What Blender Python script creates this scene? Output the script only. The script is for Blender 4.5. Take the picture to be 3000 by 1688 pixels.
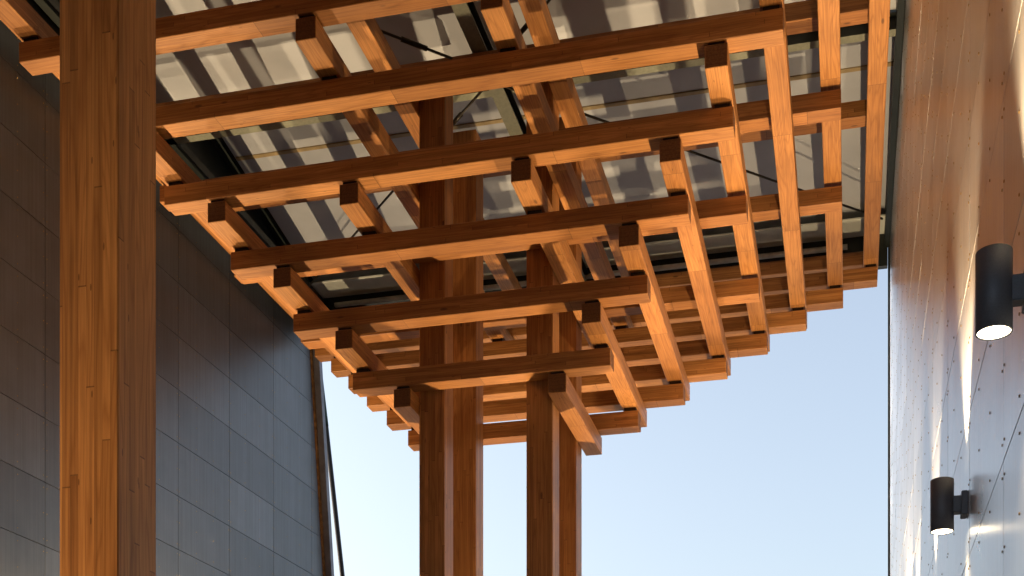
import bpy, bmesh, math, random
from mathutils import Vector, Matrix
random.seed(7)
for o in list(bpy.data.objects): bpy.data.objects.remove(o)
scene = bpy.context.scene
COL = scene.collection
S = 1.25          # metres per layout unit
EYE = 1.6
def W(x, y, z): return Vector((x*S, y*S, z*S + EYE))

# ------------------------------------------------------------------ camera
TH = 0.2185
cam_d = bpy.data.cameras.new("camera"); cam = bpy.data.objects.new("camera", cam_d); COL.objects.link(cam)
cam.location = (0, 0, EYE); cam.rotation_euler = (math.radians(90), 0, TH)
cam_d.sensor_width = 36; cam_d.lens = 3486.5/3000*36
cam_d.shift_x = (1500-1714.0)/3000; cam_d.shift_y = (2601.5-844)/3000
cam_d.clip_start = 0.05; cam_d.clip_end = 5000
scene.camera = cam

# ------------------------------------------------------------------ world, sun, exposure
SUN_EL = 14.0; SUN_AZ = 268.0       # azimuth clockwise from +Y
world = bpy.data.worlds.new("World"); scene.world = world; world.use_nodes = True
nt = world.node_tree; nt.nodes.clear()
sky = nt.nodes.new("ShaderNodeTexSky"); sky.sky_type = 'NISHITA'; sky.sun_disc = False
sky.sun_elevation = math.radians(SUN_EL); sky.sun_rotation = math.radians(SUN_AZ)
sky.air_density = 1.0; sky.dust_density = 4.5; sky.ozone_density = 1.2
bg = nt.nodes.new("ShaderNodeBackground"); bg.inputs['Strength'].default_value = 0.124
wo = nt.nodes.new("ShaderNodeOutputWorld")
hs = nt.nodes.new('ShaderNodeHueSaturation'); hs.inputs['Saturation'].default_value = 0.70
nt.links.new(sky.outputs[0], hs.inputs['Color']); nt.links.new(hs.outputs[0], bg.inputs[0]); nt.links.new(bg.outputs[0], wo.inputs[0])
sd = bpy.data.lights.new("sun", 'SUN'); sun = bpy.data.objects.new("sun", sd); COL.objects.link(sun)
sd.energy = 2.0; sd.angle = math.radians(0.5); sd.color = (1.0, 0.86, 0.68)
az = math.radians(SUN_AZ); el = math.radians(SUN_EL)
sdir = Vector((math.sin(az)*math.cos(el), math.cos(az)*math.cos(el), math.sin(el)))
sun.rotation_euler = (-sdir).to_track_quat('-Z', 'Y').to_euler()
sun.location = (-30, 0, 30)
scene.view_settings.view_transform = 'Standard'; scene.view_settings.look = 'None'
scene.view_settings.exposure = 1.75; scene.view_settings.gamma = 1.0
scene.render.engine = 'CYCLES'
scene.cycles.max_bounces = 8; scene.cycles.diffuse_bounces = 5; scene.cycles.glossy_bounces = 4
scene.cycles.sample_clamp_indirect = 6.0

FLOOD_POWER = 335.0    # wide up-lights on the walls beside the canopy
HALF_POWER = 150.0     # lamps at the far end
UP_POWER = 140.0        # narrow up-lights nearer the camera
DOWN_POWER = 6.0
CENTRE_POWER = 780.0   # up-light in the paving between the four posts
LAMP_COL = (1.0, 0.71, 0.39)

# ------------------------------------------------------------------ node helpers
def new_mat(name):
    m = bpy.data.materials.new(name); m.use_nodes = True
    n = m.node_tree.nodes; b = n['Principled BSDF']
    return m, m.node_tree, n, b
def nd(n, t, **kw):
    x = n.new(t)
    for k, v in kw.items():
        if k in x.inputs.keys() if hasattr(x.inputs, 'keys') else False: x.inputs[k].default_value = v
        else: setattr(x, k, v)
    return x
def math_(t, op, a, b=None, c=None):
    x = t.nodes.new('ShaderNodeMath'); x.operation = op
    for i, v in enumerate((a, b, c)):
        if v is None: continue
        if isinstance(v, (int, float)): x.inputs[i].default_value = v
        else: t.links.new(v, x.inputs[i])
    return x.outputs[0]
def ramp(t, fac, stops):
    r = t.nodes.new('ShaderNodeValToRGB'); e = r.color_ramp.elements
    while len(e) < len(stops): e.new(0.5)
    for i, (p, c) in enumerate(stops):
        e[i].position = p; e[i].color = (*c, 1)
    t.links.new(fac, r.inputs[0]); return r.outputs[0]
def mix(t, fac, a, b, mode='MIX'):
    x = t.nodes.new('ShaderNodeMix'); x.data_type = 'RGBA'; x.blend_type = mode
    for s, v in ((0, fac), (6, a), (7, b)):
        if isinstance(v, (int, float)): x.inputs[s].default_value = v
        elif isinstance(v, tuple): x.inputs[s].default_value = (*v, 1)
        else: t.links.new(v, x.inputs[s])
    return x.outputs[2]

def wood(name, axis, tint=(1, 1, 1)):
    """glued laminated fir; the grain runs along the given axis of the world, board layers stacked across it"""
    m, t, n, b = new_mat(name)
    geo = n.new('ShaderNodeNewGeometry'); oi = n.new('ShaderNodeObjectInfo')
    off = n.new('ShaderNodeVectorMath'); off.operation = 'MULTIPLY_ADD'
    comb = n.new('ShaderNodeCombineXYZ')
    for i in range(3): t.links.new(oi.outputs['Random'], comb.inputs[i])
    t.links.new(comb.outputs[0], off.inputs[0]); off.inputs[1].default_value = (37, 53, 41)
    t.links.new(geo.outputs['Position'], off.inputs[2])
    sep = n.new('ShaderNodeSeparateXYZ'); t.links.new(off.outputs[0], sep.inputs[0])
    along = sep.outputs[axis]
    # laminations: 38 mm boards (x for posts, z for beams), each its own tone, ended by finger joints every few metres
    la = 0 if axis == 2 else 2
    sp = n.new('ShaderNodeSeparateXYZ'); t.links.new(geo.outputs['Position'], sp.inputs[0])
    across = math_(t, 'ADD', sp.outputs[0], sp.outputs[1]) if axis == 2 else sp.outputs[2]
    lam = math_(t, 'FLOOR', math_(t, 'DIVIDE', across, 0.038))
    w1 = n.new('ShaderNodeTexWhiteNoise'); w1.noise_dimensions = '2D'
    cv = n.new('ShaderNodeCombineXYZ'); t.links.new(lam, cv.inputs[0]); t.links.new(math_(t, 'MULTIPLY', oi.outputs['Random'], 91.0), cv.inputs[1])
    t.links.new(cv.outputs[0], w1.inputs['Vector'])
    seg = math_(t, 'FLOOR', math_(t, 'ADD', math_(t, 'DIVIDE', along, 1.7), math_(t, 'MULTIPLY', w1.outputs['Value'], 5.0)))
    w2 = n.new('ShaderNodeTexWhiteNoise'); w2.noise_dimensions = '3D'
    cv2 = n.new('ShaderNodeCombineXYZ'); t.links.new(lam, cv2.inputs[0]); t.links.new(seg, cv2.inputs[1]); t.links.new(math_(t, 'MULTIPLY', oi.outputs['Random'], 17.0), cv2.inputs[2])
    t.links.new(cv2.outputs[0], w2.inputs['Vector'])
    # stretched grain
    def scaled(sa, sc, extra=None):
        vm = n.new('ShaderNodeVectorMath'); vm.operation = 'MULTIPLY'
        v = [sc]*3; v[axis] = sa; vm.inputs[1].default_value = v
        t.links.new(off.outputs[0], vm.inputs[0])
        va = n.new('ShaderNodeVectorMath'); va.operation = 'ADD'
        t.links.new(vm.outputs[0], va.inputs[0])
        cc = n.new('ShaderNodeCombineXYZ'); t.links.new(math_(t, 'MULTIPLY', w2.outputs['Value'], 60.0), cc.inputs[axis])
        t.links.new(cc.outputs[0], va.inputs[1]); return va.outputs[0]
    g1 = n.new('ShaderNodeTexNoise'); g1.inputs['Scale'].default_value = 1.0; g1.inputs['Detail'].default_value = 6; g1.inputs['Roughness'].default_value = 0.65
    t.links.new(scaled(1.3, 85), g1.inputs['Vector'])
    # cathedral figure: wide flat-sawn rings
    g2 = n.new('ShaderNodeTexNoise'); g2.inputs['Scale'].default_value = 1.0; g2.inputs['Detail'].default_value = 2
    t.links.new(scaled(0.42, 6.0), g2.inputs['Vector'])
    rings = math_(t, 'PINGPONG', math_(t, 'MULTIPLY', g2.outputs['Fac'], 15.0), 0.5)
    ringd = math_(t, 'SMOOTH_MIN', math_(t, 'MULTIPLY', rings, 4.0), 1.0, 0.3)
    # broad weathering
    g3 = n.new('ShaderNodeTexNoise'); g3.inputs['Scale'].default_value = 1.6; g3.inputs['Detail'].default_value = 4
    t.links.new(off.outputs[0], g3.inputs['Vector'])
    # knots
    vk = n.new('ShaderNodeTexVoronoi'); vk.inputs['Scale'].default_value = 1.0; vk.inputs['Randomness'].default_value = 1.0
    t.links.new(scaled(1.6, 4.6), vk.inputs['Vector'])
    kn = ramp(t, vk.outputs['Distance'], [(0.0, (1, 1, 1)), (0.045, (0.8, 0.8, 0.8)), (0.075, (0, 0, 0))])
    # short checks / end nicks across the grain
    base = ramp(t, g1.outputs['Fac'], [(0.26, (0.24, 0.100, 0.029)), (0.50, (0.42, 0.182, 0.052)), (0.74, (0.54, 0.258, 0.080))])
    c = mix(t, 1.0, base, mix(t, ringd, (0.80, 0.74, 0.68), (1.0, 1.0, 1.0)), 'MULTIPLY')
    lamv = ramp(t, w2.outputs['Value'], [(0.0, (0.80, 0.77, 0.74)), (0.5, (1, 1, 1)), (1.0, (1.16, 1.18, 1.22))])
    c = mix(t, 1.0, c, lamv, 'MULTIPLY')
    c = mix(t, 1.0, c, ramp(t, g3.outputs['Fac'], [(0.3, (0.84, 0.82, 0.80)), (0.7, (1.1, 1.1, 1.1))]), 'MULTIPLY')
    c = mix(t, math_(t, 'MULTIPLY', kn, 0.75), c, (0.05, 0.02, 0.008))
    fr = math_(t, 'FRACT', math_(t, 'DIVIDE', across, 0.038))
    edge = math_(t, 'LESS_THAN', fr, 0.04)
    c = mix(t, math_(t, 'MULTIPLY', edge, 0.22), c, (0.06, 0.025, 0.01))
    joint = math_(t, 'LESS_THAN', math_(t, 'FRACT', math_(t, 'ADD', math_(t, 'DIVIDE', along, 1.7), math_(t, 'MULTIPLY', w1.outputs['Value'], 5.0))), 0.0035)
    c = mix(t, math_(t, 'MULTIPLY', joint, 0.55), c, (0.05, 0.02, 0.008))
    # small dark checks and pitch streaks
    vc = n.new('ShaderNodeTexVoronoi'); vc.inputs['Scale'].default_value = 1.0
    t.links.new(scaled(5.0, 22.0), vc.inputs['Vector'])
    ck = math_(t, 'MULTIPLY', math_(t, 'LESS_THAN', vc.outputs['Distance'], 0.085), math_(t, 'GREATER_THAN', w2.outputs['Value'], 0.6))
    c = mix(t, math_(t, 'MULTIPLY', ck, 0.6), c, (0.06, 0.022, 0.008))
    c = mix(t, 1.0, c, ramp(t, oi.outputs['Random'], [(0.0, (0.84, 0.80, 0.78)), (0.5, (1.0, 1.0, 1.0)), (1.0, (1.14, 1.16, 1.18))]), 'MULTIPLY')
    c = mix(t, 1.0, c, tint, 'MULTIPLY')
    t.links.new(c, b.inputs['Base Color'])
    b.inputs['Roughness'].default_value = 0.52
    b.inputs['Specular IOR Level'].default_value = 0.5
    bp = n.new('ShaderNodeBump'); bp.inputs['Strength'].default_value = 0.25; bp.inputs['Distance'].default_value = 0.002
    t.links.new(g1.outputs['Fac'], bp.inputs['Height']); t.links.new(bp.outputs[0], b.inputs['Normal'])
    return m
def end_mat():
    m, t, n, b = new_mat('fir_end_grain')
    geo = n.new('ShaderNodeNewGeometry'); g = n.new('ShaderNodeTexNoise'); g.inputs['Scale'].default_value = 60; g.inputs['Detail'].default_value = 4
    t.links.new(geo.outputs['Position'], g.inputs['Vector'])
    sp = n.new('ShaderNodeSeparateXYZ'); t.links.new(geo.outputs['Position'], sp.inputs[0])
    line = math_(t, 'LESS_THAN', math_(t, 'FRACT', math_(t, 'DIVIDE', sp.outputs[2], 0.038)), 0.09)
    c = ramp(t, g.outputs['Fac'], [(0.3, (0.13, 0.05, 0.016)), (0.7, (0.22, 0.09, 0.03))])
    t.links.new(mix(t, math_(t, 'MULTIPLY', line, 0.5), c, (0.05, 0.02, 0.01)), b.inputs['Base Color']); b.inputs['Roughness'].default_value = 0.8
    return m
WEND = end_mat()
WX = wood('fir_grain_x', 0); WY = wood('fir_grain_y', 1); WZ = wood('fir_grain_z', 2)

def plain(name, col, rough=0.6, metal=0.0, var=0.25, scale=6.0, bump=0.0):
    m, t, n, b = new_mat(name)
    geo = n.new('ShaderNodeNewGeometry')
    g = n.new('ShaderNodeTexNoise'); g.inputs['Scale'].default_value = scale; g.inputs['Detail'].default_value = 5
    t.links.new(geo.outputs['Position'], g.inputs['Vector'])
    lo = tuple(c*(1-var) for c in col); hi = tuple(min(1, c*(1+var)) for c in col)
    t.links.new(ramp(t, g.outputs['Fac'], [(0.3, lo), (0.7, hi)]), b.inputs['Base Color'])
    b.inputs['Roughness'].default_value = rough; b.inputs['Metallic'].default_value = metal
    if bump:
        bp = n.new('ShaderNodeBump'); bp.inputs['Strength'].default_value = bump; bp.inputs['Distance'].default_value = 0.003
        t.links.new(g.outputs['Fac'], bp.inputs['Height']); t.links.new(bp.outputs[0], b.inputs['Normal'])
    return m
M_BLACK = plain('black_and_shaded_steel', (0.012, 0.016, 0.014), 0.45, 0.0)  # black members, and I-beam webs with their shade put into the colour
M_STEEL = plain('grey_green_lit_steel', (0.20, 0.21, 0.165), 0.5, 0.0, 0.12, 30, 0.1)  # same steel as the webs, light from below put into the colour
M_SPACER = plain('dark_steel_plate', (0.02, 0.014, 0.01), 0.6, 0.3)
M_ROD = plain('rod_steel', (0.03, 0.025, 0.02), 0.4, 0.6)
M_LAMP = plain('dark_blue_grey_powder_coat', (0.15, 0.17, 0.215), 0.5, 0.3, 0.1, 200, 0.15)
M_TUBE = plain('cream_pipe_paint', (0.78, 0.74, 0.64), 0.4)
M_TRIM = plain('violet_grey_edge_metal', (0.15, 0.14, 0.16), 0.45, 0.6)
M_BACK = plain('dark_joint_backing', (0.012, 0.011, 0.011), 0.8)
M_SCREW = plain('brass_screw', (0.45, 0.30, 0.12), 0.35, 0.9)
M_COPPER = plain('copper_strip', (0.32, 0.15, 0.05), 0.45, 0.8, 0.5, 14)
M_TEAL = plain('dark_teal_metal', (0.02, 0.06, 0.065), 0.4, 0.4)
M_GROUND = plain('paving_concrete', (0.24, 0.24, 0.235), 0.8, 0, 0.2, 1.5, 0.2)

def ceiling_mat():
    m, t, n, b = new_mat('milky_roof_panel')
    geo = n.new('ShaderNodeNewGeometry')
    g = n.new('ShaderNodeTexNoise'); g.inputs['Scale'].default_value = 2.2; g.inputs['Detail'].default_value = 5
    t.links.new(geo.outputs['Position'], g.inputs['Vector'])
    t.links.new(ramp(t, g.outputs['Fac'], [(0.3, (0.385, 0.415, 0.47)), (0.7, (0.455, 0.485, 0.54))]), b.inputs['Base Color'])
    b.inputs['Roughness'].default_value = 0.45
    return m
M_CEIL = ceiling_mat()

def panel_mat(name, base, rough, streak, metal):
    m, t, n, b = new_mat(name)
    geo = n.new('ShaderNodeNewGeometry')
    at = n.new('ShaderNodeAttribute'); at.attribute_name = 'panel_tone'
    vm = n.new('ShaderNodeVectorMath'); vm.operation = 'MULTIPLY'; vm.inputs[1].default_value = (30, 30, 0.35)
    t.links.new(geo.outputs['Position'], vm.inputs[0])
    va = n.new('ShaderNodeVectorMath'); va.operation = 'MULTIPLY_ADD'; va.inputs[1].default_value = (50, 50, 50)
    t.links.new(at.outputs['Color'], va.inputs[0]); t.links.new(vm.outputs[0], va.inputs[2])
    g = n.new('ShaderNodeTexNoise'); g.inputs['Scale'].default_value = 1.0; g.inputs['Detail'].default_value = 7; g.inputs['Roughness'].default_value = 0.7
    t.links.new(va.outputs[0], g.inputs['Vector'])
    g2 = n.new('ShaderNodeTexNoise'); g2.inputs['Scale'].default_value = 2.4; g2.inputs['Detail'].default_value = 5
    t.links.new(geo.outputs['Position'], g2.inputs['Vector'])
    c = ramp(t, g.outputs['Fac'], [(0.3, tuple(x*(1-streak) for x in base)), (0.7, tuple(min(1, x*(1+streak)) for x in base))])
    c = mix(t, 1.0, c, ramp(t, g2.outputs['Fac'], [(0.3, (0.86, 0.85, 0.84)), (0.7, (1.08, 1.08, 1.1))]), 'MULTIPLY')
    c = mix(t, 1.0, c, ramp(t, at.outputs['Fac'], [(0, (0.86, 0.86, 0.86)), (1, (1.1, 1.1, 1.1))]), 'MULTIPLY')
    t.links.new(c, b.inputs['Base Color'])
    b.inputs['Metallic'].default_value = metal
    b.inputs['Anisotropic'].default_value = 0.3
    tg = n.new('ShaderNodeTangent'); tg.direction_type = 'RADIAL'; tg.axis = 'Z'; t.links.new(tg.outputs[0], b.inputs['Tangent'])
    r = n.new('ShaderNodeMapRange'); r.inputs['To Min'].default_value = rough-0.07; r.inputs['To Max'].default_value = rough+0.09
    t.links.new(g2.outputs['Fac'], r.inputs['Value']); t.links.new(r.outputs[0], b.inputs['Roughness'])
    return m
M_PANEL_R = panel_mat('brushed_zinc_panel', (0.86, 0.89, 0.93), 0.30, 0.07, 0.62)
M_PANEL_L = panel_mat('shaded_zinc_panel', (0.150, 0.163, 0.180), 0.44, 0.16, 0.4)  # same panels as the right wall, their shade put into the darker colour

def emis(name, col, s):
    m, t, n, b = new_mat(name)
    b.inputs['Base Color'].default_value = (0.8, 0.8, 0.8, 1)
    b.inputs['Emission Color'].default_value = (*col, 1); b.inputs['Emission Strength'].default_value = s
    return m
M_GLOW = emis('lit_lamp_glass', (1.0, 0.80, 0.52), 5.0)

# ------------------------------------------------------------------ mesh helpers
def add_box(bm, lo, hi, bevel=0.0):
    """axis-aligned box given in layout units"""
    a = W(*lo); b = W(*hi)
    r = bmesh.ops.create_cube(bm, size=1.0)
    vs = r['verts']
    bmesh.ops.scale(bm, vec=(abs(b.x-a.x), abs(b.y-a.y), abs(b.z-a.z)), verts=vs)
    bmesh.ops.translate(bm, vec=(a+b)/2, verts=vs)
    if bevel:
        es = list({e for v in vs for e in v.link_edges})
        bmesh.ops.bevel(bm, geom=es, offset=bevel, segments=1, affect='EDGES', profile=0.5)
def add_tube(bm, p0, p1, r, seg=12, r1=None, caps=True):
    p0 = Vector(p0); p1 = Vector(p1); d = p1-p0
    q = d.to_track_quat('Z', 'Y').to_matrix().to_4x4()
    mtx = Matrix.Translation((p0+p1)/2) @ q
    bmesh.ops.create_cone(bm, cap_ends=caps, segments=seg, radius1=r, radius2=r if r1 is None else r1, depth=d.length, matrix=mtx)
def obj(name, bm, mats, parent=None, smooth=False):
    me = bpy.data.meshes.new(name); bm.normal_update(); bm.to_mesh(me); bm.free()
    for mm in (mats if isinstance(mats, (list, tuple)) else [mats]): me.materials.append(mm)
    if smooth:
        for p in me.polygons: p.use_smooth = True
    o = bpy.data.objects.new(name, me); COL.objects.link(o)
    if parent is not None:
        o.parent = parent; o.matrix_parent_inverse = Matrix.Translation(parent.location).inverted()
    return o
def tag(o, label, cat, group=None):
    o['label'] = label; o['category'] = cat
    if group: o['group'] = group
    return o
def thing(name, label, cat, loc=(0, 0, 0), group=None):
    o = bpy.data.objects.new(name, None); COL.objects.link(o); o.location = loc
    o.empty_display_size = 0.3
    return tag(o, label, cat, group)
def box_obj(name, lo, hi, mat, parent=None, bevel=0.004, end_axis=None):
    bm = bmesh.new(); add_box(bm, lo, hi, bevel)
    if end_axis is not None:
        bm.normal_update()
        for f in bm.faces:
            if abs(f.normal[end_axis]) > 0.9: f.material_index = 1
        mat = [mat, WEND]
    return obj(name, bm, mat, parent)

# ------------------------------------------------------------------ layout numbers
XC, YC, ST = -2.954, 10.0, 0.3589
B, H = 0.1509, 0.1458
GT, GB = 0.0222, 0.1766
z = lambda k: 4.157 + ST*(k-1)
D = lambda k: 0.7147 + ST*(k-1)
L = lambda k: 1.0984 + ST*(k-1)
E_ = lambda k: 0.7357 + ST*(k-1)
M_ = lambda k: 0.7086 + ST*(k-1)
GROUND = -EYE/S
XR, XL = 0.43, -6.38

# ------------------------------------------------------------------ ground
bm = bmesh.new()
s = 1500
vs = [bm.verts.new((x, y, 0)) for x, y in ((-s, -s), (s, -s), (s, s), (-s, s))]; bm.faces.new(vs)
g = obj('ground', bm, M_GROUND); g['kind'] = 'structure'

# ------------------------------------------------------------------ timber canopy
canopy = thing('timber_canopy', 'orange timber canopy of crossed beams stepping outward on four posts under the roof', 'canopy', W(XC, YC, GROUND))
PW = 0.2245
def post(x, y, parent, top=6.89):
    p = box_obj('post', (x, y, GROUND), (x+PW, y+PW, top), WZ, parent, 0.006)
    return p
for x in (-3.5326, -2.5990):
    for y in (9.472, 10.331):
        post(x, y, canopy)
def xbeam(y0, k, half):
    return box_obj('cross_beam', (XC-half, y0, z(k)), (XC+half, y0+B, z(k)+H), WX, canopy, 0.005, 0)
def ybeam(x0, k, half):
    return box_obj('long_beam', (x0, YC-half, z(k)-GB), (x0+B, YC+half, z(k)-GT), WY, canopy, 0.005, 1)
xk = {}; yk = {}
for k in range(1, 9):
    xk.setdefault(k, []).extend([(YC-D(k), min(L(k), 3.24)), (YC+D(k)-B, min(L(k), 3.24))])
    yk.setdefault(k, []).extend([(XC-E_(k), M_(k)), (XC+E_(k)-B, M_(k))])
    if k in (4, 6, 8):
        xk.setdefault(k, []).extend([(YC-D(1), min(L(k), 3.20)), (YC+D(1)-B, min(L(k), 3.20))])
        yk[k].extend([(XC-E_(1), M_(k)), (XC+E_(1)-B, M_(k))])
XO = {}; YO = {}
for k in xk:
    for y0, h in xk[k]: XO[(k, y0)] = xbeam(y0, k, h)
for k in yk:
    for x0, h in yk[k]: YO[(k, x0)] = ybeam(x0, k, h)
# bearing plates that hold the layers apart where the outermost beams cross
inset = 0.022
for (k, x0), o in YO.items():
    for y0, lx in xk.get(k, []):
        if abs(abs(y0+B/2-YC)-(D(k)-B/2)) < 0.01 and abs(x0+B/2-XC) <= lx:
            box_obj('bearing_plate', (x0+inset, y0+inset, z(k)-GT-.001), (x0+B-inset, y0+B-inset, z(k)+.001), M_SPACER, o, 0)
    for y0, lx in xk.get(k-1, []):
        if abs(abs(y0+B/2-YC)-(D(k-1)-B/2)) < 0.01 and abs(x0+B/2-XC) <= lx:
            box_obj('bearing_plate', (x0+inset, y0+inset, z(k-1)+H-.001), (x0+B-inset, y0+B-inset, z(k)-GB+.001), M_SPACER, o, 0)

# the next canopy toward the camera: of it the photograph shows one post, the rest is overhead
near = canopy.copy(); COL.objects.link(near); near.location = canopy.location + Vector((0, -6.802*S, 0))
near['label'] = 'nearest timber canopy, its one post in view rising tall at the left of the picture'
canopy['label'] = 'orange timber canopy of crossed beams, seen whole, stepping outward on four distant posts'
canopy['group'] = near['group'] = 'timber canopies along the passage'
for ch in list(canopy.children):
    c = ch.copy(); COL.objects.link(c); c.parent = near; c.matrix_parent_inverse = ch.matrix_parent_inverse.copy()
    for g_ in ch.children:
        d_ = g_.copy(); COL.objects.link(d_); d_.parent = c; d_.matrix_parent_inverse = g_.matrix_parent_inverse.copy()

# ------------------------------------------------------------------ roof
roof = thing('glazed_roof', 'pale milky roof panels on dark steel beams above the timber canopy', 'roof', W(XC, YC, 6.9))
RX0, RX1 = -6.20, 0.415
def slab(name, y0, z0, y1, z1, th, mat, x0=RX0, x1=RX1, parent=roof):
    bm = bmesh.new()
    v = [bm.verts.new(W(*p)) for p in ((x0, y0, z0), (x1, y0, z0), (x1, y1, z1), (x0, y1, z1), (x0, y0, z0+th), (x1, y0, z0+th), (x1, y1, z1+th), (x0, y1, z1+th))]
    for f in ((0, 3, 2, 1), (4, 5, 6, 7), (0, 1, 5, 4), (1, 2, 6, 5), (2, 3, 7, 6), (3, 0, 4, 7)): bm.faces.new([v[i] for i in f])
    bmesh.ops.recalc_face_normals(bm, faces=bm.faces)
    return obj(name, bm, mat, parent)
M_BATTEN = plain('batten_paint', (0.33, 0.25, 0.13), 0.6)
ZH, ZL = 7.76, 7.15
BAYS = ((-10.4, -7.05), (-7.05+.1, -3.65), (-3.55, -0.25), (-0.15, 3.13), (3.23, 6.54), (6.64, 10.0), (10.1, 13.36))
for y0, y1 in BAYS:
    p = slab('roof_panel', y0, ZH, y1, ZL, 0.03, M_CEIL)
    sl = (ZL-ZH)/(y1-y0)
    for yy in (y0+1.12,):       # thin battens under the panel
        zz = ZH+sl*(yy-y0)
        box_obj('batten', (RX0+.01, yy, zz-0.012), (RX1-.01, yy+0.05, zz+0.012), M_BATTEN, p, 0.002)
    box_obj('gutter_wall', (RX0, y0-0.04, ZL-0.01), (RX1, y0-0.025, ZH+0.03), M_BLACK, roof, 0)
def ibeam_x(yc, zb, x0, x1, fw=0.085, h=0.14):
    bm = bmesh.new()
    add_box(bm, (x0, yc-fw/2, zb), (x1, yc+fw/2, zb+0.012))
    add_box(bm, (x0, yc-0.006, zb+0.012), (x1, yc+0.006, zb+h-0.012))
    add_box(bm, (x0, yc-fw/2, zb+h-0.012), (x1, yc+fw/2, zb+h))
    for f in bm.faces: f.material_index = 1 if f.normal.z < -0.5 and f.calc_center_median().z < W(0, 0, zb+0.005).z else 0  # one steel in two tones: lit underside, shaded web painted black
    return obj('steel_beam', bm, [M_BLACK, M_STEEL], roof)
def ibeam_y(xc, zb, y0, y1, fw=0.126, h=0.14):
    bm = bmesh.new()
    add_box(bm, (xc-fw/2, y0, zb), (xc+fw/2, y1, zb+0.012))
    add_box(bm, (xc-0.006, y0, zb+0.012), (xc+0.006, y1, zb+h-0.012))
    add_box(bm, (xc-fw/2, y0, zb+h-0.012), (xc+fw/2, y1, zb+h))
    for f in bm.faces: f.material_index = 1 if f.normal.z < -0.5 and f.calc_center_median().z < W(0, 0, zb+0.005).z else 0  # underside painted as lit, the rest of the same steel as shaded
    return obj('steel_beam', bm, [M_BLACK, M_STEEL], roof)
for yy in (10.045, 6.59, 3.18, -0.2): ibeam_x(yy, 6.99, -6.3, RX1)
ibeam_y(XC, 6.845, -4, 13.3)
for y0, y1 in BAYS:
    for xa, xb in ((XL+.002, XL+.012), (XR-.012, XR-.003)):
        box_obj('side_closure', (xa, y0-0.03, 7.0), (xb, y1+0.06, 7.9), M_BLACK, roof, 0)
    slab('side_flashing', y0, ZH+0.03, y1, ZL+0.03, 0.01, M_BLACK, XL+.013, RX0+.02)
box_obj('lit_soffit_strip', (-6.28, 12.93, 7.085), (RX1-0.02, 13.285, 7.10), plain('pale_green_grey_lit_strip', (0.62, 0.66, 0.62), 0.5, 0, 0.06), roof, 0.001)  # added strip, the lit band at the far roof edge painted pale
box_obj('fascia_beam', (-6.3, 13.29, 6.74), (RX1-0.01, 13.36, 7.145), M_BLACK, roof, 0.002)
box_obj('edge_channel', (RX1-0.045, -10.4, 6.93), (XR-0.003, 13.28, 7.10), M_BLACK, roof, 0.002)
box_obj('edge_channel', (XL+.003, -10.4, 6.90), (-6.29, 13.28, 7.08), M_BLACK, roof, 0.002)
box_obj('edge_channel', (-6.27, -10.4, 6.99), (-6.16, 13.28, 7.07), M_BLACK, roof, 0.002)
bm = bmesh.new(); add_tube(bm, W(-6.0, 13.24, 6.965), W(-0.02, 13.24, 6.965), 0.028*S, 14)
obj('pipe', bm, M_TUBE, roof, True)
for (ax, ay), (bx, by) in (((XC, 9.62), (0.33, 12.5)), ((XC, 9.62), (-6.1, 12.6)), ((XC, 9.5), (-6.2, 6.5)), ((XC, 9.5), (0.3, 6.5))):
    bm = bmesh.new(); add_tube(bm, W(ax, ay, 6.80), W(bx, by, 6.82), 0.011*S, 10)
    # turnbuckle sleeve part-way along
    a, b_ = W(ax, ay, 6.80), W(bx, by, 6.82)
    add_tube(bm, a.lerp(b_, 0.12), a.lerp(b_, 0.17), 0.02*S, 10)
    obj('brace_rod', bm, M_ROD, roof, True)

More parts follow.
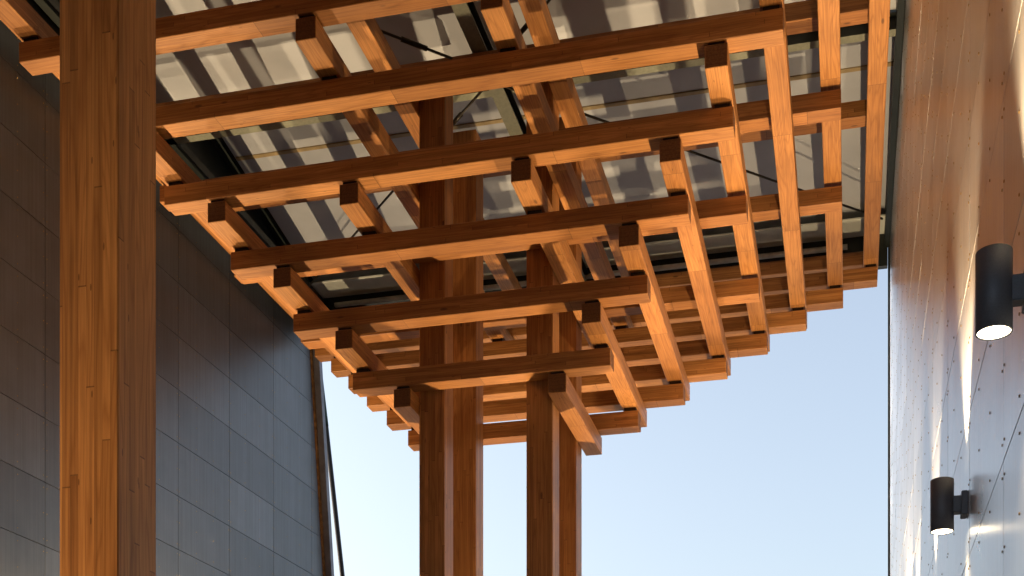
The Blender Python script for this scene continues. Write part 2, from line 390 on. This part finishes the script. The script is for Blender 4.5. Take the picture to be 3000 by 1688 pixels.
# ------------------------------------------------------------------ clad walls
PY0, PYS, PZ0, PZS = 3.575, 0.983, 1.22, 0.519
def clad_wall(name, label, x, sgn, y0, y1, ztop, pmat, far_edge=None):
    """sgn: direction the face looks (+1: +x)"""
    root = thing(name, label, 'wall', W(x, (y0+y1)/2, GROUND))
    gap = 0.006; th = 0.012
    bm = bmesh.new(); tone = bm.loops.layers.color.new('panel_tone')
    sv, sf = [], []
    j0 = math.floor((y0-PY0)/PYS); j1 = math.ceil((y1-PY0)/PYS)
    i0 = math.floor((GROUND-PZ0)/PZS); i1 = math.ceil((ztop-PZ0)/PZS)
    for j in range(j0, j1):
        for i in range(i0, i1):
            ya, yb = PY0+j*PYS+gap/2, PY0+(j+1)*PYS-gap/2
            za, zb = max(PZ0+i*PZS+gap/2, GROUND+.01), min(PZ0+(i+1)*PZS-gap/2, ztop)
            ya = max(ya, y0)
            def fe(zz): return min(yb, far_edge(zz) if far_edge else y1)
            if zb-za < 0.02 or fe(za)-ya < 0.02: continue
            ct = random.random()
            xs = (x, x-sgn*th)
            tilt = random.uniform(-0.0005, 0.0005)
            v = [bm.verts.new(W(*p)) for p in ((xs[0]+tilt, ya, za), (xs[0]+tilt, fe(za), za), (xs[0], fe(zb), zb), (xs[0], ya, zb), (xs[1], ya, za), (xs[1], fe(za), za), (xs[1], fe(zb), zb), (xs[1], ya, zb))]
            for f in ((0, 1, 2, 3), (7, 6, 5, 4), (0, 4, 5, 1), (1, 5, 6, 2), (2, 6, 7, 3), (3, 7, 4, 0)):
                fc = bm.faces.new([v[q] for q in f])
                for lp in fc.loops: lp[tone] = (ct, ct, ct, 1)
            # screws
            if zb < 0.8 or ya < 2: continue
            for fy in (0.022, 0.335, 0.665, 0.978):
                yy = PY0+(j+fy)*PYS
                if yy < ya or yy > fe(za)-0.01: continue
                for fz in (0.10, 0.51, 0.91):
                    zz = PZ0+(i+fz)*PZS + random.uniform(-.002, .002)
                    p = W(x, yy, zz)
                    n0 = len(sv)
                    for rr, dx in ((0.0046*S, 0.0), (0.0036*S, 0.003)):
                        for q in range(6):
                            a_ = q*math.pi/3
                            sv.append((p.x+sgn*(0.0008+dx), p.y+rr*math.cos(a_), p.z+rr*math.sin(a_)))
                    for q in range(6): sf.append((n0+q, n0+(q+1) % 6, n0+6+(q+1) % 6, n0+6+q))
                    sf.append(tuple(n0+6+q for q in range(6)))
    bmesh.ops.recalc_face_normals(bm, faces=bm.faces)
    obj('cladding', bm, pmat, root)
    me = bpy.data.meshes.new('screws'); me.from_pydata(sv, [], sf); me.materials.append(M_SCREW)
    bs = bmesh.new(); bs.from_mesh(me); bmesh.ops.recalc_face_normals(bs, faces=bs.faces); bpy.data.meshes.remove(me)
    sc = obj('screws', bs, M_SCREW, root); sc['kind'] = 'stuff'
    xb = sorted((x-sgn*0.013, x-sgn*0.30))
    bm = bmesh.new()
    yb0 = far_edge(ztop)-.002 if far_edge else y1-.002; yb1 = far_edge(GROUND)-.002 if far_edge else y1-.002
    v = [bm.verts.new(W(*p)) for p in ((xb[0], y0, GROUND), (xb[1], y0, GROUND), (xb[1], yb1, GROUND), (xb[0], yb1, GROUND), (xb[0], y0, ztop), (xb[1], y0, ztop), (xb[1], yb0, ztop), (xb[0], yb0, ztop))]
    for f in ((3, 2, 1, 0), (4, 5, 6, 7), (0, 1, 5, 4), (1, 2, 6, 5), (2, 3, 7, 6), (3, 0, 4, 7)): bm.faces.new([v[q] for q in f])
    obj('wall_core', bm, M_BACK, root)
    return root
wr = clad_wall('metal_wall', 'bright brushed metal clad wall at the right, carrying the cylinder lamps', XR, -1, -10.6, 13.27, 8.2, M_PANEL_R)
box_obj('edge_trim', (XR-0.022, 13.275, GROUND), (XR+0.3, 13.315, 8.2), M_BLACK, wr, 0.002)
FE = lambda zz: 13.35+0.14*(6.5-zz)
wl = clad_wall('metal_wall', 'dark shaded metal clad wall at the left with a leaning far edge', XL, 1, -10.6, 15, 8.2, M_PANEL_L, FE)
def lean(name, xa, xb, off0, off1, mat):
    bm = bmesh.new(); v = []
    for zz in (GROUND, 8.2):
        for xx, oo in ((xa, off0), (xb, off0), (xb, off1), (xa, off1)): v.append(bm.verts.new(W(xx, FE(zz)+oo, zz)))
    for f in ((3, 2, 1, 0), (4, 5, 6, 7), (0, 1, 5, 4), (1, 2, 6, 5), (2, 3, 7, 6), (3, 0, 4, 7)): bm.faces.new([v[q] for q in f])
    return obj(name, bm, mat, wl)
lean('edge_strip', XL-0.3, XL+0.018, 0.004, 0.045, M_COPPER)
lean('edge_trim', XL-0.3, XL+0.095, 0.05, 0.13, M_TRIM)

# leaning mast beyond the left wall
def ray(u, v):
    c, s_ = math.cos(TH), math.sin(TH); xc = (u-1714)/3486.5
    return Vector((xc*c-s_, xc*s_+c, (2601.5-v)/3486.5))
def at_y(u, v, y): r = ray(u, v); return r*(y/r.y)
mast = thing('leaning_mast', 'thin dark pole leaning beside the far end of the left wall', 'pole', W(-6.3, 14.3, GROUND))
pa, pb, pc = at_y(1003, 1688, 14.1), at_y(955, 1248, 14.1), at_y(914, 900, 14.1)
pg = pb + (pa-pb)*((GROUND-pb.z)/(pa.z-pb.z))
bm = bmesh.new(); add_tube(bm, W(*pg), W(*pb), 0.031*S, 14); obj('lower_pole', bm, M_ROD, mast, True)
bm = bmesh.new(); add_tube(bm, W(*pb), W(*pc), 0.033*S, 14); obj('upper_pole', bm, M_TEAL, mast, True)

# ------------------------------------------------------------------ cylinder wall lamps
LR, LZ0, LZ1 = 0.043, 1.335, 1.53
def make_lamp(root, sgn):
    """sgn +1: lamp body stands to -x of its wall (right wall)"""
    ox = root.location
    def P(x, y, zz): return Vector((x*S, y*S, zz*S))
    h = (LZ1-LZ0)/2
    bm = bmesh.new()
    seg = 40
    prof = [(LR*0.92, -h+0.012), (LR*0.92, -h), (LR, -h+0.0015), (LR, h-0.0015), (LR*0.92, h), (LR*0.92, h-0.03)]
    rings_ = []
    for r, zz in prof:
        rings_.append([bm.verts.new(P(r*math.cos(2*math.pi*q/seg), r*math.sin(2*math.pi*q/seg), zz)) for q in range(seg)])
    for a, b_ in zip(rings_, rings_[1:]):
        for q in range(seg): bm.faces.new((a[q], a[(q+1) % seg], b_[(q+1) % seg], b_[q]))
    bmesh.ops.recalc_face_normals(bm, faces=bm.faces)
    body = obj('lamp_body', bm, M_LAMP, None, True); body.parent = root
    for end in (-1, 1):
        bm = bmesh.new()
        zz = end*(h-(0.004 if end < 0 else 0.028))
        bmesh.ops.create_circle(bm, cap_ends=True, segments=seg, radius=LR*0.915*S, matrix=Matrix.Translation(P(0, 0, zz)))
        if end < 0: bmesh.ops.reverse_faces(bm, faces=bm.faces)
        obj('lamp_glass', bm, M_GLOW).parent = root
    d = (XR-0.34)
    bm = bmesh.new()
    x0, x1 = (LR*0.9, d-0.022)
    for a, b_, hy, hz in ((x0, x1, 0.02, 0.031), (x1-.001, d-0.0005, 0.034, 0.044)):
        lo = P(sgn*a, -hy, -hz); hi = P(sgn*b_, hy, hz)
        r = bmesh.ops.create_cube(bm, size=1.0); vs = r['verts']
        bmesh.ops.scale(bm, vec=(abs(hi.x-lo.x), abs(hi.y-lo.y), abs(hi.z-lo.z)), verts=vs)
        bmesh.ops.translate(bm, vec=(lo+hi)/2, verts=vs)
        bmesh.ops.bevel(bm, geom=list({e for v in vs for e in v.link_edges}), offset=0.003, segments=2, affect='EDGES')
    obj('wall_bracket', bm, M_LAMP).parent = root
def lamp_light(root, wide):
    up = ('half_up_light', HALF_POWER, 112, 0.8) if wide == 2 else ('wide_up_light', FLOOD_POWER, 112, 0.8) if wide else ('up_light', UP_POWER, 66, 0.7)
    for nm, rot, en, zz, cone, bl in ((up[0], math.pi, up[1], (LZ1-LZ0)/2+0.012, up[2], up[3]), ('down_light', 0, DOWN_POWER, -(LZ1-LZ0)/2-0.012, 100, 0.7)):
        ld = bpy.data.lights.get(nm) or bpy.data.lights.new(nm, 'SPOT')
        ld.energy = en; ld.color = LAMP_COL; ld.spot_size = math.radians(cone); ld.spot_blend = bl; ld.shadow_soft_size = 0.025
        lo = bpy.data.objects.new(nm, ld); COL.objects.link(lo); lo.parent = root
        lo.location = (0, 0, zz*S); lo.rotation_euler = (rot, 0, 0)
def lamp_things(x, sgn, items, group):
    proto = None
    for y, wide, label in items:
        root = thing('wall_lamp', label, 'wall lamp', W(x, y, (LZ0+LZ1)/2), group)
        if proto is None:
            make_lamp(root, sgn); proto = root
        else:
            for ch in proto.children:
                if ch.type != 'MESH': continue
                c = ch.copy(); COL.objects.link(c); c.parent = root
        lamp_light(root, wide)
GRP = 'cylinder lamps along the walls'
lamp_things(0.34, 1, [
    (3.01, False, 'larger dark cylinder lamp with a glowing foot, nearest on the bright metal wall'),
    (4.65, False, 'smaller dark cylinder lamp with a glowing foot, lower on the bright metal wall'),
    (6.29, False, 'third dark cylinder lamp along the bright wall, counted from the camera'),
    (7.90, False, 'fourth dark cylinder lamp along the bright wall, counted from the camera'),
    (9.16, True, 'fifth dark cylinder lamp along the bright wall, level with the posts'),
    (10.73, 2, 'sixth and last dark cylinder lamp along the bright wall')], GRP)
lamp_things(XL+0.09, -1, [
    (7.00, False, 'dark cylinder lamp on the dark left wall, first of four there'),
    (8.30, False, 'dark cylinder lamp on the dark left wall, second of four there'),
    (9.60, True, 'dark cylinder lamp on the dark left wall, third of four there'),
    (10.90, 2, 'dark cylinder lamp on the dark left wall, last of four there')], GRP)

# ------------------------------------------------------------------ up-light set in the paving between the posts
up = thing('paving_uplight', 'round up-light set in the paving between the four timber posts', 'ground light', W(-2.95, 10.06, GROUND))
bm = bmesh.new()
prof = [(0.15, 0.002), (0.15, 0.02), (0.115, 0.022), (0.11, 0.008)]
rr = [[bm.verts.new((r*math.cos(2*math.pi*q/40), r*math.sin(2*math.pi*q/40), zz)) for q in range(40)] for r, zz in prof]
for a, b_ in zip(rr, rr[1:]):
    for q in range(40): bm.faces.new((a[q], a[(q+1) % 40], b_[(q+1) % 40], b_[q]))
bmesh.ops.recalc_face_normals(bm, faces=bm.faces)
obj('rim', bm, M_LAMP).parent = up
bm = bmesh.new(); bmesh.ops.create_circle(bm, cap_ends=True, segments=40, radius=0.112, matrix=Matrix.Translation((0, 0, 0.012)))
obj('lamp_glass', bm, M_GLOW).parent = up
ld = bpy.data.lights.new('paving_up_light', 'SPOT'); ld.energy = CENTRE_POWER; ld.color = LAMP_COL
ld.spot_size = math.radians(56); ld.spot_blend = 1.0; ld.shadow_soft_size = 0.07
lo = bpy.data.objects.new('paving_up_light', ld); COL.objects.link(lo); lo.parent = up; lo.location = (0, 0, 0.05); lo.rotation_euler = (math.pi, 0, 0)

up['group'] = 'up-lights in the paving'
up2 = up.copy(); COL.objects.link(up2); up2.location = up.location + Vector((0, -6.82*S, 0))
up2['label'] = 'round up-light set in the paving beside the nearest tall timber post'
for ch in list(up.children):
    if ch.type == 'MESH':
        c = ch.copy(); COL.objects.link(c); c.parent = up2
ld2 = bpy.data.lights.new('paving_up_light_narrow', 'SPOT'); ld2.energy = 540.0; ld2.color = LAMP_COL
ld2.spot_size = math.radians(50); ld2.spot_blend = 0.9; ld2.shadow_soft_size = 0.07
lo = bpy.data.objects.new('paving_up_light_narrow', ld2); COL.objects.link(lo); lo.parent = up2; lo.location = (0, 0, 0.05); lo.rotation_euler = (math.pi, 0, 0)
